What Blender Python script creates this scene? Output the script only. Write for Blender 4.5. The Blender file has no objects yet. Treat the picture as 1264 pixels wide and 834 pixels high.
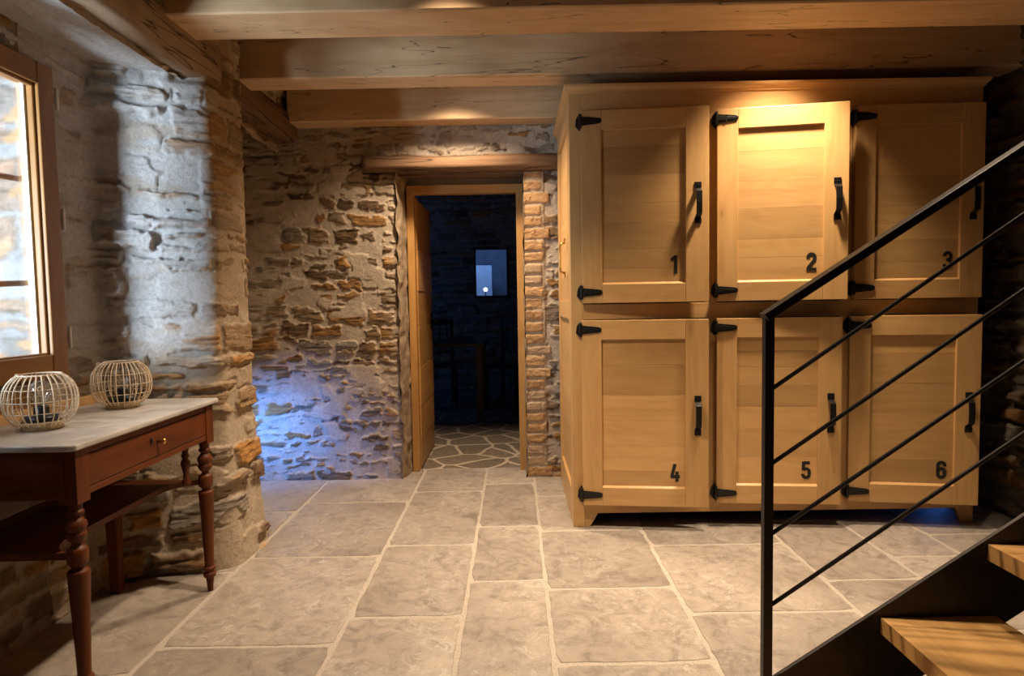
import bpy, bmesh, math, random
import numpy as np
from mathutils import Vector, Matrix

sc = bpy.context.scene
COL = sc.collection
rnd = random.Random(11)
PI = math.pi

# ------------------------------------------------------------------ helpers
class MB:
    """collects shapes, then links them as ONE mesh object"""
    def __init__(s): s.v = []; s.f = []; s.m = []; s.t = []; s.sm = []
    def add(s, vs, fs, m=0, t=1.0, smooth=False):
        n = len(s.v); s.v += [tuple(p) for p in vs]
        for f in fs:
            s.f.append([i + n for i in f]); s.m.append(m); s.t.append(t); s.sm.append(smooth)
    def box(s, x0, x1, y0, y1, z0, z1, m=0, t=1.0):
        vs = [(x, y, z) for z in (z0, z1) for y in (y0, y1) for x in (x0, x1)]
        s.add(vs, [(0, 2, 3, 1), (4, 5, 7, 6), (0, 1, 5, 4), (2, 6, 7, 3), (0, 4, 6, 2), (1, 3, 7, 5)], m, t)
    def obox(s, c, ax, ay, az, m=0, t=1.0):
        c = Vector(c); ax = Vector(ax); ay = Vector(ay); az = Vector(az)
        vs = [c + ax * i + ay * j + az * k for k in (-1, 1) for j in (-1, 1) for i in (-1, 1)]
        s.add(vs, [(0, 2, 3, 1), (4, 5, 7, 6), (0, 1, 5, 4), (2, 6, 7, 3), (0, 4, 6, 2), (1, 3, 7, 5)], m, t)
    def prism(s, poly, axis, a, b, m=0, t=1.0):
        """poly of 2D points extruded along axis ('x','y','z') from a to b"""
        n = len(poly)
        def P(p, h):
            if axis == 'y': return (p[0], h, p[1])
            if axis == 'x': return (h, p[0], p[1])
            return (p[0], p[1], h)
        vs = [P(p, a) for p in poly] + [P(p, b) for p in poly]
        fs = [tuple(range(n))[::-1], tuple(range(n, 2 * n))] + [(i, (i + 1) % n, n + (i + 1) % n, n + i) for i in range(n)]
        s.add(vs, fs, m, t)
    def lathe(s, prof, c=(0, 0, 0), n=20, m=0, t=1.0):
        vs = []; fs = []
        for r, z in prof:
            for i in range(n):
                a = 2 * PI * i / n
                vs.append((c[0] + r * math.cos(a), c[1] + r * math.sin(a), c[2] + z))
        for k in range(len(prof) - 1):
            for i in range(n):
                j = (i + 1) % n
                fs.append((k * n + i, k * n + j, (k + 1) * n + j, (k + 1) * n + i))
        fs.append(tuple(range(n))[::-1]); fs.append(tuple(range((len(prof) - 1) * n, len(prof) * n)))
        s.add(vs, fs, m, t, True)
    def tube(s, pts, r, n=8, closed=False, m=0, t=1.0, rs=None):
        pts = [Vector(p) for p in pts]; N = len(pts); vs = []; fs = []; prev = None
        for i, p in enumerate(pts):
            if closed: d = pts[(i + 1) % N] - pts[i - 1]
            else: d = pts[min(i + 1, N - 1)] - pts[max(i - 1, 0)]
            d.normalize()
            if prev is None:
                up = Vector((0, 0, 1)) if abs(d.z) < .9 else Vector((1, 0, 0))
                a = d.cross(up).normalized()
            else: a = (prev - d * prev.dot(d)).normalized()
            prev = a; b = d.cross(a)
            rr = rs[i] if rs else r
            for k in range(n):
                q = 2 * PI * k / n
                vs.append(p + (a * math.cos(q) + b * math.sin(q)) * rr)
        for i in range(N if closed else N - 1):
            j = (i + 1) % N
            for k in range(n):
                l = (k + 1) % n
                fs.append((i * n + k, j * n + k, j * n + l, i * n + l))
        if not closed:
            fs.append(tuple(range(n))); fs.append(tuple(range((N - 1) * n, N * n))[::-1])
        s.add(vs, fs, m, t, True)
    def build(s, name, mats, parent=None, bevel=0, loc=None, sub=0):
        me = bpy.data.meshes.new(name)
        me.from_pydata(s.v, [], s.f)
        if not isinstance(mats, (list, tuple)): mats = [mats]
        for m in mats: me.materials.append(m)
        me.polygons.foreach_set('material_index', s.m)
        me.polygons.foreach_set('use_smooth', s.sm)
        at = me.attributes.new('tint', 'FLOAT', 'FACE')
        at.data.foreach_set('value', s.t)
        me.update()
        bm = bmesh.new(); bm.from_mesh(me); bmesh.ops.recalc_face_normals(bm, faces=bm.faces); bm.to_mesh(me); bm.free()
        o = bpy.data.objects.new(name, me); COL.objects.link(o)
        if parent: o.parent = parent
        if loc: o.location = loc
        if bevel:
            b = o.modifiers.new('bevel', 'BEVEL'); b.width = bevel; b.segments = 2; b.limit_method = 'ANGLE'; b.angle_limit = 0.6
        return o

def tag(o, label=None, cat=None, group=None, kind=None):
    if label: o['label'] = label
    if cat: o['category'] = cat
    if group: o['group'] = group
    if kind: o['kind'] = kind
    return o
def empty(name, loc=(0, 0, 0), rz=0, parent=None):
    o = bpy.data.objects.new(name, None); COL.objects.link(o)
    o.location = loc; o.rotation_euler = (0, 0, rz); o.empty_display_size = .1
    if parent: o.parent = parent
    return o
def copy_tree(o, parent=None):
    c = o.copy(); COL.objects.link(c); c.parent = parent
    for ch in list(o.children): copy_tree(ch, c)
    return c

# ------------------------------------------------------------------ numpy noise
def hash2(ix, iy, seed):
    h = (ix.astype(np.int64) * 374761393 + iy.astype(np.int64) * 668265263 + seed * 982451653) & 0xFFFFFFFF
    h = ((h ^ (h >> 13)) * 1274126177) & 0xFFFFFFFF
    h = (h ^ (h >> 16)) & 0xFFFFFFFF
    return h / 4294967295.0
def vnoise(x, y, seed=0):
    ix = np.floor(x); iy = np.floor(y); fx = x - ix; fy = y - iy
    fx = fx * fx * (3 - 2 * fx); fy = fy * fy * (3 - 2 * fy)
    a = hash2(ix, iy, seed); b = hash2(ix + 1, iy, seed); c = hash2(ix, iy + 1, seed); d = hash2(ix + 1, iy + 1, seed)
    return (a * (1 - fx) + b * fx) * (1 - fy) + (c * (1 - fx) + d * fx) * fy
def fbm(x, y, seed=0, o=4):
    r = 0; a = .5; t = 0
    for k in range(o):
        r = r + a * vnoise(x, y, seed + k * 17); t += a; a *= .5; x = x * 2.03 + 7.1; y = y * 2.03 + 3.7
    return r / t
def sstep(a, b, x):
    t = np.clip((x - a) / (b - a), 0, 1); return t * t * (3 - 2 * t)

PAL = np.array([(.30, .20, .11), (.36, .19, .065), (.17, .105, .06), (.25, .19, .13), (.33, .26, .18), (.21, .145, .085), (.42, .22, .07), (.29, .25, .20)])
def stone_field(u, v, seed, hr=(.045, .12), wr=(.10, .34), present=.78, prot=(.012, .04), mortar=(.43, .335, .235),
                wash=0.0, washcol=(.60, .57, .52), pal=PAL, stonemul=1.0, smear=.5, vmax=2.7, umax=8.0, rag=1.0):
    rs = np.random.RandomState(seed)
    u = u.ravel().astype(float); v = v.ravel().astype(float)
    uw = u + .03 * (fbm(u * 4, v * 4, seed + 1, 2) - .5) + .045 * rag * (fbm(u * 9, v * 16, seed + 21, 2) - .5)
    vw = v + .10 * (fbm(u * 1.3, v * 1.1, seed + 2, 2) - .5) + .030 * rag * (fbm(u * 8, v * 9, seed + 3, 2) - .5)
    b = [-.15]
    while b[-1] < vmax + .2: b.append(b[-1] + rs.uniform(*hr))
    b = np.array(b); c = np.clip(np.searchsorted(b, vw) - 1, 0, len(b) - 2)
    N = len(u); d = np.zeros(N); r1 = np.zeros(N); r2 = np.zeros(N); r3 = np.zeros(N); gap = np.zeros(N); pr = np.zeros(N); lv = np.zeros(N)
    for k in range(len(b) - 1):
        m = np.where(c == k)[0]
        ub = [-.5 - rs.uniform(0, .2)]
        hh = b[k + 1] - b[k]
        while ub[-1] < umax: ub.append(ub[-1] + rs.uniform(*wr) * (.75 + 3.2 * hh))
        ub = np.array(ub); ns = len(ub)
        A = rs.rand(ns, 6)
        if not len(m): continue
        si = np.clip(np.searchsorted(ub, uw[m]) - 1, 0, ns - 2)
        du = np.minimum(uw[m] - ub[si], ub[si + 1] - uw[m])
        lo = np.full(len(m), b[k]); hi = np.full(len(m), b[k + 1])
        split = A[si, 4] < .30
        mid = b[k] + hh * (.35 + .3 * A[si, 5])
        up = vw[m] > mid
        lo = np.where(split & up, mid, lo); hi = np.where(split & ~up, mid, hi)
        dv = np.minimum(vw[m] - lo, hi - vw[m])
        R = .022
        dd = np.where((du < R) & (dv < R), R - np.hypot(R - np.minimum(du, R), R - np.minimum(dv, R)), np.minimum(du, dv))
        d[m] = dd
        extra = np.where(split & up, .37, 0)
        r1[m] = (A[si, 0] + extra) % 1; r2[m] = (A[si, 1] + extra * 1.7) % 1; r3[m] = (A[si, 2] + extra * 2.3) % 1
        gap[m] = .004 + .018 * ((A[si, 3] + extra) % 1) ** 1.5
        lv[m] = (vw[m] - lo) / (hi - lo) - .5
    rough = fbm(u * 30, v * 45, seed + 5, 3) - .5
    d = d + .026 * rag * rough + .014 * rag * (fbm(u * 13, v * 17, seed + 4, 2) - .5)
    s = sstep(0, .009, d - gap)
    s = s * (r1 < present)
    sm = fbm(u * 5, v * 7, seed + 6, 3)
    cover = sstep(1 - smear * .55, 1 - smear * .55 + .06, sm + .25 * (r3 - .5))
    s = s * (1 - cover)
    strata = 1 - np.abs(2 * fbm(u * 5 + r1 * 31, v * 62 + r2 * 17, seed + 7, 3) - 1)
    lumps = fbm(u * 14, v * 22, seed + 8, 3) - .5
    p = prot[0] + (prot[1] - prot[0]) * r2
    h = s * (p + .012 * lumps + .016 * (strata - .75) - lv * .014 * (r3 - .2) + .008 * (fbm(u * 45, v * 75, seed + 18, 2) - .5)) + (1 - s) * (.010 * (fbm(u * 6, v * 6, seed + 9, 3) - .5) + .004 * rough + .010 * cover)
    h = h + .02 * (fbm(u * 1.6, v * 1.6, seed + 10, 2) - .5)
    ci = np.clip((r3 * len(pal)).astype(int), 0, len(pal) - 1)
    col = pal[ci] * stonemul * (.62 + .55 * strata + .5 * (fbm(u * 40, v * 70, seed + 11, 2) - .5))[:, None] * (.8 + .4 * r2)[:, None]
    och = np.array((.40, .22, .08)) * stonemul
    w = (sstep(.55, .75, fbm(u * 12, v * 20, seed + 12, 3)) * .55)[:, None]
    col = col * (1 - w) + och * w
    mc = np.array(mortar) * (.80 + .42 * fbm(u * 22, v * 22, seed + 13, 4))[:, None] * (.86 + .28 * fbm(u * 3, v * 3, seed + 14, 2))[:, None]
    col = mc * (1 - s)[:, None] + col * s[:, None]
    if wash:
        wm = wash * sstep(.25, .62, fbm(u * 7, v * 13, seed + 15, 4) + .10)
        wc = np.array(washcol) * (.9 + .2 * fbm(u * 30, v * 30, seed + 16, 2))[:, None]
        col = col * (1 - wm)[:, None] + wc * wm[:, None]
    return h, np.clip(col, .01, .9), s

def grid_object(name, P, colr, mat, keep=None, s=None):
    """P: (ny,nx,3) positions -> one smooth mesh with colour attribute; keep: (ny-1,nx-1) bool of kept faces"""
    ny, nx, _ = P.shape
    idx = np.arange(ny * nx).reshape(ny, nx)
    q = np.stack([idx[:-1, :-1], idx[:-1, 1:], idx[1:, 1:], idx[1:, :-1]], -1)
    if keep is not None: q = q[keep]
    q = q.reshape(-1, 4)
    colr = colr.reshape(-1, 3); s = np.zeros(len(colr)) if s is None else s.ravel()
    return P.reshape(-1, 3), q, np.concatenate([colr, s[:, None]], 1)
def link_grids(name, parts, mat, smooth=True):
    vs = []; qs = []; cs = []; n = 0
    for p, q, c in parts:
        vs.append(p); qs.append(q + n); cs.append(c); n += len(p)
    V = np.concatenate(vs).astype(np.float32); Q = np.concatenate(qs).astype(np.int32); C = np.concatenate(cs)
    used = np.zeros(len(V), bool); used[Q.ravel()] = True
    remap = np.cumsum(used) - 1
    V = V[used]; C = C[used]; Q = remap[Q].astype(np.int32)
    me = bpy.data.meshes.new(name)
    me.vertices.add(len(V)); me.vertices.foreach_set('co', V.ravel())
    me.loops.add(len(Q) * 4); me.loops.foreach_set('vertex_index', Q.ravel())
    me.polygons.add(len(Q)); me.polygons.foreach_set('loop_start', np.arange(0, len(Q) * 4, 4, dtype=np.int32))
    me.polygons.foreach_set('loop_total', np.full(len(Q), 4, dtype=np.int32))
    me.update(calc_edges=True); me.validate()
    me.polygons.foreach_set('use_smooth', np.full(len(me.polygons), smooth))
    ca = me.attributes.new('Col', 'FLOAT_COLOR', 'POINT')
    ca.data.foreach_set('color', np.concatenate([C[:, :3], np.ones((len(C), 1))], 1).astype(np.float32).ravel())
    sa = me.attributes.new('stone', 'FLOAT', 'POINT'); sa.data.foreach_set('value', C[:, 3].astype(np.float32))
    me.materials.append(mat)
    o = bpy.data.objects.new(name, me); COL.objects.link(o)
    return o

# ------------------------------------------------------------------ materials
def nmat(name):
    m = bpy.data.materials.new(name); m.use_nodes = True
    nt = m.node_tree; b = nt.nodes['Principled BSDF']
    return m, nt, b
def N(nt, t, **kw):
    n = nt.nodes.new(t)
    for k, v in kw.items():
        if k.startswith('_'): setattr(n, k[1:], v)
        else: n.inputs[k].default_value = v
    return n
def ramp(nt, fac, stops):
    r = nt.nodes.new('ShaderNodeValToRGB')
    while len(r.color_ramp.elements) < len(stops): r.color_ramp.elements.new(.5)
    for e, (p, c) in zip(r.color_ramp.elements, stops):
        e.position = p; e.color = (*c, 1) if len(c) == 3 else c
    nt.links.new(fac, r.inputs[0]); return r.outputs[0]
def mixc(nt, fac, a, b, mode='MIX'):
    m = nt.nodes.new('ShaderNodeMix'); m.data_type = 'RGBA'; m.blend_type = mode
    for s, v in ((0, fac), (6, a), (7, b)):
        if isinstance(v, (int, float)): m.inputs[s].default_value = v
        elif isinstance(v, tuple): m.inputs[s].default_value = (*v, 1)
        else: nt.links.new(v, m.inputs[s])
    return m.outputs[2]
def math_(nt, op, a, b=None):
    m = nt.nodes.new('ShaderNodeMath'); m.operation = op
    for i, v in enumerate((a, b)):
        if v is None: continue
        if isinstance(v, (int, float)): m.inputs[i].default_value = v
        else: nt.links.new(v, m.inputs[i])
    return m.outputs[0]

def wood(name, axis, light, dark, rough=.42, bump=.15, knots=.0, cracks=0.0, scale=1.0, streak=.5, knotcol=(.06, .03, .012)):
    """procedural timber, grain running along the object's own axis; per-face 'tint' varies the boards"""
    m, nt, b = nmat(name); L = nt.links.new
    tc = N(nt, 'ShaderNodeTexCoord'); oi = N(nt, 'ShaderNodeObjectInfo'); at = N(nt, 'ShaderNodeAttribute', _attribute_name='tint')
    w = math_(nt, 'ADD', math_(nt, 'MULTIPLY', oi.outputs['Random'], 40.0), math_(nt, 'MULTIPLY', at.outputs['Fac'], 57.0))
    def mapped(long, cross):
        mp = N(nt, 'ShaderNodeMapping'); sc_ = [cross * scale] * 3; sc_['xyz'.index(axis)] = long * scale
        mp.inputs['Scale'].default_value = sc_; L(tc.outputs['Object'], mp.inputs['Vector']); return mp.outputs[0]
    n1 = N(nt, 'ShaderNodeTexNoise', _noise_dimensions='4D', Scale=1.0, Detail=5.0, Roughness=.6, Distortion=.6); L(mapped(1.6, 17), n1.inputs['Vector']); L(w, n1.inputs['W'])
    n2 = N(nt, 'ShaderNodeTexNoise', _noise_dimensions='4D', Scale=1.0, Detail=4.0, Roughness=.65); L(mapped(6, 190), n2.inputs['Vector']); L(w, n2.inputs['W'])
    n3 = N(nt, 'ShaderNodeTexNoise', _noise_dimensions='4D', Scale=1.0, Detail=2.0); L(mapped(.9, 3.5), n3.inputs['Vector']); L(w, n3.inputs['W'])
    ring = math_(nt, 'FRACT', math_(nt, 'MULTIPLY', n3.outputs[0], 16.0))
    ring = math_(nt, 'ABSOLUTE', math_(nt, 'SUBTRACT', math_(nt, 'MULTIPLY', ring, 2.0), 1.0))
    f = math_(nt, 'ADD', math_(nt, 'MULTIPLY', n1.outputs[0], .56), math_(nt, 'ADD', math_(nt, 'MULTIPLY', n2.outputs[0], .28), math_(nt, 'MULTIPLY', ring, .16 * streak)))
    col = ramp(nt, f, [(.30, dark), (.50, tuple((a * .6 + c * .4) for a, c in zip(light, dark))), (.70, light)])
    if knots:
        vo = N(nt, 'ShaderNodeTexVoronoi', _voronoi_dimensions='4D', Scale=1.0); L(mapped(2.6, 7), vo.inputs['Vector']); L(w, vo.inputs['W'])
        k = ramp(nt, vo.outputs['Distance'], [(0.0, (1, 1, 1)), (knots * .5, (.75, .75, .75)), (knots, (.18, .18, .18)), (knots * 2.4, (0, 0, 0))])
        col = mixc(nt, k, col, knotcol)
    hgt = math_(nt, 'ADD', n2.outputs[0], math_(nt, 'MULTIPLY', n1.outputs[0], .6))
    if cracks:
        n4 = N(nt, 'ShaderNodeTexNoise', _noise_dimensions='4D', Scale=1.0, Detail=3.0, Distortion=.4); L(mapped(.8, 11), n4.inputs['Vector']); L(w, n4.inputs['W'])
        cr = math_(nt, 'ABSOLUTE', math_(nt, 'SUBTRACT', n4.outputs[0], .5))
        cm = ramp(nt, cr, [(0, (1, 1, 1)), (cracks, (0, 0, 0))])
        col = mixc(nt, cm, col, tuple(c * .18 for c in dark))
        hgt = math_(nt, 'SUBTRACT', hgt, math_(nt, 'MULTIPLY', cm, 2.5))
    tf = math_(nt, 'ADD', .0, at.outputs['Fac'])
    col = mixc(nt, 1.0, col, tf, 'MULTIPLY')
    L(col, b.inputs['Base Color']); b.inputs['Roughness'].default_value = rough
    bp = N(nt, 'ShaderNodeBump', Strength=bump, Distance=.004); L(hgt, bp.inputs['Height']); L(bp.outputs[0], b.inputs['Normal'])
    return m
OAKL, OAKD = (.66, .405, .165), (.50, .28, .10)
OAK = {a: wood('light_oak_' + a, a, OAKL, OAKD, .40, .10, knots=.075, knotcol=(.25, .13, .05)) for a in 'xyz'}
JOIST = wood('joist_timber', 'x', (.70, .49, .28), (.50, .31, .145), .55, .14, knots=.09, cracks=.0022)
OLD = {a: wood('old_timber_' + a, a, (.20, .105, .045), (.09, .042, .017), .75, .7, cracks=.016) for a in 'xy'}
WORN = wood('worn_timber', 'y', (.40, .28, .18), (.22, .14, .08), .8, .6, cracks=.010)
MAHOG = {a: wood('red_mahogany_' + a, a, (.165, .042, .007), (.060, .013, .003), .46, .05) for a in 'xyz'}
WINW = {a: wood('window_timber_' + a, a, (.34, .155, .034), (.20, .084, .016), .42, .06) for a in 'xyz'}
DOORW = {a: wood('door_timber_' + a, a, (.52, .29, .095), (.34, .165, .045), .40, .10) for a in 'xyz'}
TREADW = wood('tread_timber', 'y', (.58, .35, .13), (.40, .21, .065), .35, .08, knots=.05, knotcol=(.22, .11, .04))
CEILW = wood('ceiling_boards', 'y', (.46, .30, .15), (.27, .155, .06), .6, .15)
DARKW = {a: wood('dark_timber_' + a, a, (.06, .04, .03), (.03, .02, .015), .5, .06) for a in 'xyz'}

for _m in MAHOG.values(): _m.node_tree.nodes['Principled BSDF'].inputs['Specular IOR Level'].default_value = .28
def simple(name, col, rough=.5, metal=0.0, bump=0.0, bscale=200.0, var=0.0):
    m, nt, b = nmat(name); L = nt.links.new
    b.inputs['Roughness'].default_value = rough; b.inputs['Metallic'].default_value = metal
    tc = N(nt, 'ShaderNodeTexCoord')
    n = N(nt, 'ShaderNodeTexNoise', Scale=bscale, Detail=4.0); L(tc.outputs['Object'], n.inputs['Vector'])
    c = ramp(nt, n.outputs[0], [(.3, tuple(x * (1 - var) for x in col)), (.7, tuple(min(1, x * (1 + var)) for x in col))])
    L(c, b.inputs['Base Color'])
    if bump:
        bp = N(nt, 'ShaderNodeBump', Strength=bump, Distance=.003); L(n.outputs[0], bp.inputs['Height']); L(bp.outputs[0], b.inputs['Normal'])
    return m
IRON = simple('black_iron', (.012, .011, .010), .38, .3, .25, 120, .4)
STEEL = simple('dark_steel', (.022, .018, .015), .48, .4, .15, 60, .35)
CHROME = simple('brushed_metal', (.55, .53, .50), .35, 1.0)
WHITEMETAL = simple('white_metal', (.75, .74, .72), .4)
BRASS = simple('old_brass', (.62, .38, .12), .3, 1.0)
RUST = simple('rusty_iron', (.30, .15, .075), .8, .2, .4, 90, .4)
BLACKPL = simple('black_plastic', (.008, .008, .010), .3)
RATTAN = simple('rattan', (.74, .59, .41), .55, 0, .2, 300, .25)
RATTANB = simple('rattan_base', (.36, .25, .125), .6, 0, .3, 200, .3)
PAINTBLK = simple('black_paint', (.010, .009, .008), .55)
FILAMENT = simple('filament_support', (.60, .42, .22), .4)
PALE = simple('pale_render', (.55, .57, .60), .8, 0, .2, 30, .1)
TRIMW = simple('white_trim', (.80, .76, .70), .5)
SHADOWGAP = simple('dark_backing', (.05, .035, .02), .7)

def stone_mat(name, rough=.88, bump=.6):
    m, nt, b = nmat(name); L = nt.links.new
    at = N(nt, 'ShaderNodeAttribute', _attribute_name='Col'); tc = N(nt, 'ShaderNodeTexCoord')
    n = N(nt, 'ShaderNodeTexNoise', Scale=70.0, Detail=8.0, Roughness=.72); L(tc.outputs['Object'], n.inputs['Vector'])
    mp = N(nt, 'ShaderNodeMapping'); mp.inputs['Scale'].default_value = (9, 9, 62); L(tc.outputs['Object'], mp.inputs['Vector'])
    n2 = N(nt, 'ShaderNodeTexNoise', Scale=1.0, Detail=5.0, Roughness=.65, Distortion=.8); L(mp.outputs[0], n2.inputs['Vector'])
    v = ramp(nt, n.outputs[0], [(.25, (.70, .70, .70)), (.75, (1.26, 1.26, 1.26))])
    sk = N(nt, 'ShaderNodeAttribute', _attribute_name='stone')
    v2 = ramp(nt, n2.outputs[0], [(.32, (.66, .64, .62)), (.62, (1.15, 1.15, 1.15))])
    col = mixc(nt, 1.0, at.outputs['Color'], v, 'MULTIPLY')
    L(mixc(nt, math_(nt, 'MULTIPLY', sk.outputs['Fac'], .8), col, v2, 'MULTIPLY'), b.inputs['Base Color'])
    b.inputs['Roughness'].default_value = rough; b.inputs['Specular IOR Level'].default_value = .22
    hh = math_(nt, 'ADD', n.outputs[0], math_(nt, 'MULTIPLY', n2.outputs[0], math_(nt, 'MULTIPLY', sk.outputs['Fac'], 1.7)))
    bp = N(nt, 'ShaderNodeBump', Strength=bump, Distance=.012); L(hh, bp.inputs['Height']); L(bp.outputs[0], b.inputs['Normal'])
    return m
STONE = stone_mat('rubble_stone')

def floor_mat():
    m, nt, b = nmat('limestone_slab'); L = nt.links.new
    tc = N(nt, 'ShaderNodeTexCoord'); at = N(nt, 'ShaderNodeAttribute', _attribute_name='tint')
    w = math_(nt, 'MULTIPLY', at.outputs['Fac'], 83.0)
    n1 = N(nt, 'ShaderNodeTexNoise', _noise_dimensions='4D', Scale=9.0, Detail=7.0, Roughness=.68, Distortion=1.6); L(tc.outputs['Object'], n1.inputs['Vector']); L(w, n1.inputs['W'])
    n2 = N(nt, 'ShaderNodeTexNoise', _noise_dimensions='4D', Scale=2.6, Detail=3.0); L(tc.outputs['Object'], n2.inputs['Vector']); L(w, n2.inputs['W'])
    n3 = N(nt, 'ShaderNodeTexNoise', Scale=140.0, Detail=4.0); L(tc.outputs['Object'], n3.inputs['Vector'])
    n5 = N(nt, 'ShaderNodeTexNoise', _noise_dimensions='4D', Scale=14.0, Detail=5.0, Roughness=.6, Distortion=2.2); L(tc.outputs['Object'], n5.inputs['Vector']); L(w, n5.inputs['W'])
    base = ramp(nt, n2.outputs[0], [(.3, (.300, .252, .207)), (.7, (.390, .335, .281))])
    mott = ramp(nt, n1.outputs[0], [(.36, (.70, .69, .68)), (.50, (.98, .98, .98)), (.66, (1.16, 1.14, 1.11))])
    col = mixc(nt, 1.0, base, mott, 'MULTIPLY')
    fl = ramp(nt, n5.outputs[0], [(.545, (0, 0, 0)), (.60, (1, 1, 1))])
    big = ramp(nt, n2.outputs[0], [(.40, (0, 0, 0)), (.62, (.75, .75, .75))])
    col = mixc(nt, math_(nt, 'MULTIPLY', fl, big), col, (.47, .425, .37))
    sp = ramp(nt, n3.outputs[0], [(.3, (.90, .90, .90)), (.7, (1.08, 1.08, 1.08))])
    col = mixc(nt, 1.0, col, sp, 'MULTIPLY')
    col = mixc(nt, 1.0, col, at.outputs['Fac'], 'MULTIPLY')
    L(col, b.inputs['Base Color'])
    L(ramp(nt, n1.outputs[0], [(.3, (.42, .42, .42)), (.7, (.62, .62, .62))]), b.inputs['Roughness'])
    hh = math_(nt, 'ADD', n1.outputs[0], math_(nt, 'MULTIPLY', n3.outputs[0], .25))
    bp = N(nt, 'ShaderNodeBump', Strength=.28, Distance=.006); L(hh, bp.inputs['Height']); L(bp.outputs[0], b.inputs['Normal'])
    return m
SLAB = floor_mat()
GROUT = simple('lime_grout', (.44, .385, .32), .9, 0, .4, 150, .15)

def paving_mat():
    m, nt, b = nmat('crazy_paving'); L = nt.links.new
    tc = N(nt, 'ShaderNodeTexCoord')
    nz = N(nt, 'ShaderNodeTexNoise', Scale=3.0, Detail=2.0); L(tc.outputs['Object'], nz.inputs['Vector'])
    add = N(nt, 'ShaderNodeVectorMath', _operation='MULTIPLY_ADD'); L(nz.outputs['Color'], add.inputs[0]); add.inputs[1].default_value = (.12, .12, 0); L(tc.outputs['Object'], add.inputs[2])
    v = N(nt, 'ShaderNodeTexVoronoi', _feature='DISTANCE_TO_EDGE', _voronoi_dimensions='2D', Scale=4.0); L(add.outputs[0], v.inputs['Vector'])
    v2 = N(nt, 'ShaderNodeTexVoronoi', _voronoi_dimensions='2D', Scale=4.0); L(add.outputs[0], v2.inputs['Vector'])
    n = N(nt, 'ShaderNodeTexNoise', Scale=30.0, Detail=5.0); L(tc.outputs['Object'], n.inputs['Vector'])
    st = ramp(nt, n.outputs[0], [(.3, (.12, .095, .07)), (.7, (.24, .19, .14))])
    st = mixc(nt, .35, st, ramp(nt, v2.outputs['Color'], [(0, (.3, .3, .3)), (1, (.8, .8, .8))]), 'SOFT_LIGHT')
    k = ramp(nt, v.outputs['Distance'], [(.045, (1, 1, 1)), (.065, (0, 0, 0))])
    L(mixc(nt, k, st, (.50, .41, .30)), b.inputs['Base Color']); b.inputs['Roughness'].default_value = .6
    bp = N(nt, 'ShaderNodeBump', Strength=.4, Distance=.006); L(n.outputs[0], bp.inputs['Height']); L(bp.outputs[0], b.inputs['Normal'])
    return m
PAVING = paving_mat()

def marble_mat():
    m, nt, b = nmat('worn_marble'); L = nt.links.new
    tc = N(nt, 'ShaderNodeTexCoord')
    n = N(nt, 'ShaderNodeTexNoise', Scale=7.0, Detail=6.0, Distortion=1.5); L(tc.outputs['Object'], n.inputs['Vector'])
    L(ramp(nt, n.outputs[0], [(.3, (.36, .34, .33)), (.55, (.48, .455, .43)), (.7, (.55, .52, .49))]), b.inputs['Base Color'])
    L(ramp(nt, n.outputs[0], [(.3, (.28, .28, .28)), (.7, (.5, .5, .5))]), b.inputs['Roughness'])
    return m
MARBLE = marble_mat()
def glass_mat(name, tint=(1, 1, 1), refl=.10):
    m = bpy.data.materials.new(name); m.use_nodes = True; nt = m.node_tree; nt.nodes.clear(); L = nt.links.new
    o = N(nt, 'ShaderNodeOutputMaterial'); t = N(nt, 'ShaderNodeBsdfTransparent'); t.inputs[0].default_value = (*tint, 1)
    g = N(nt, 'ShaderNodeBsdfGlossy'); g.inputs['Roughness'].default_value = .02
    lw = N(nt, 'ShaderNodeLayerWeight', Blend=.25 if refl < .4 else .45); mx = N(nt, 'ShaderNodeMixShader')
    f = math_(nt, 'ADD', math_(nt, 'MULTIPLY', lw.outputs['Fresnel'], .5), refl * .2)
    L(f, mx.inputs[0]); L(t.outputs[0], mx.inputs[1]); L(g.outputs[0], mx.inputs[2]); L(mx.outputs[0], o.inputs[0])
    return m
GLASS = glass_mat('clear_glass')
BULB = glass_mat('bulb_glass', (.95, .96, .97), .5)
def emis(name, col, s):
    m = bpy.data.materials.new(name); m.use_nodes = True; nt = m.node_tree; nt.nodes.clear()
    o = N(nt, 'ShaderNodeOutputMaterial'); e = N(nt, 'ShaderNodeEmission'); e.inputs[0].default_value = (*col, 1); e.inputs[1].default_value = s
    nt.links.new(e.outputs[0], o.inputs[0]); return m

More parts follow.
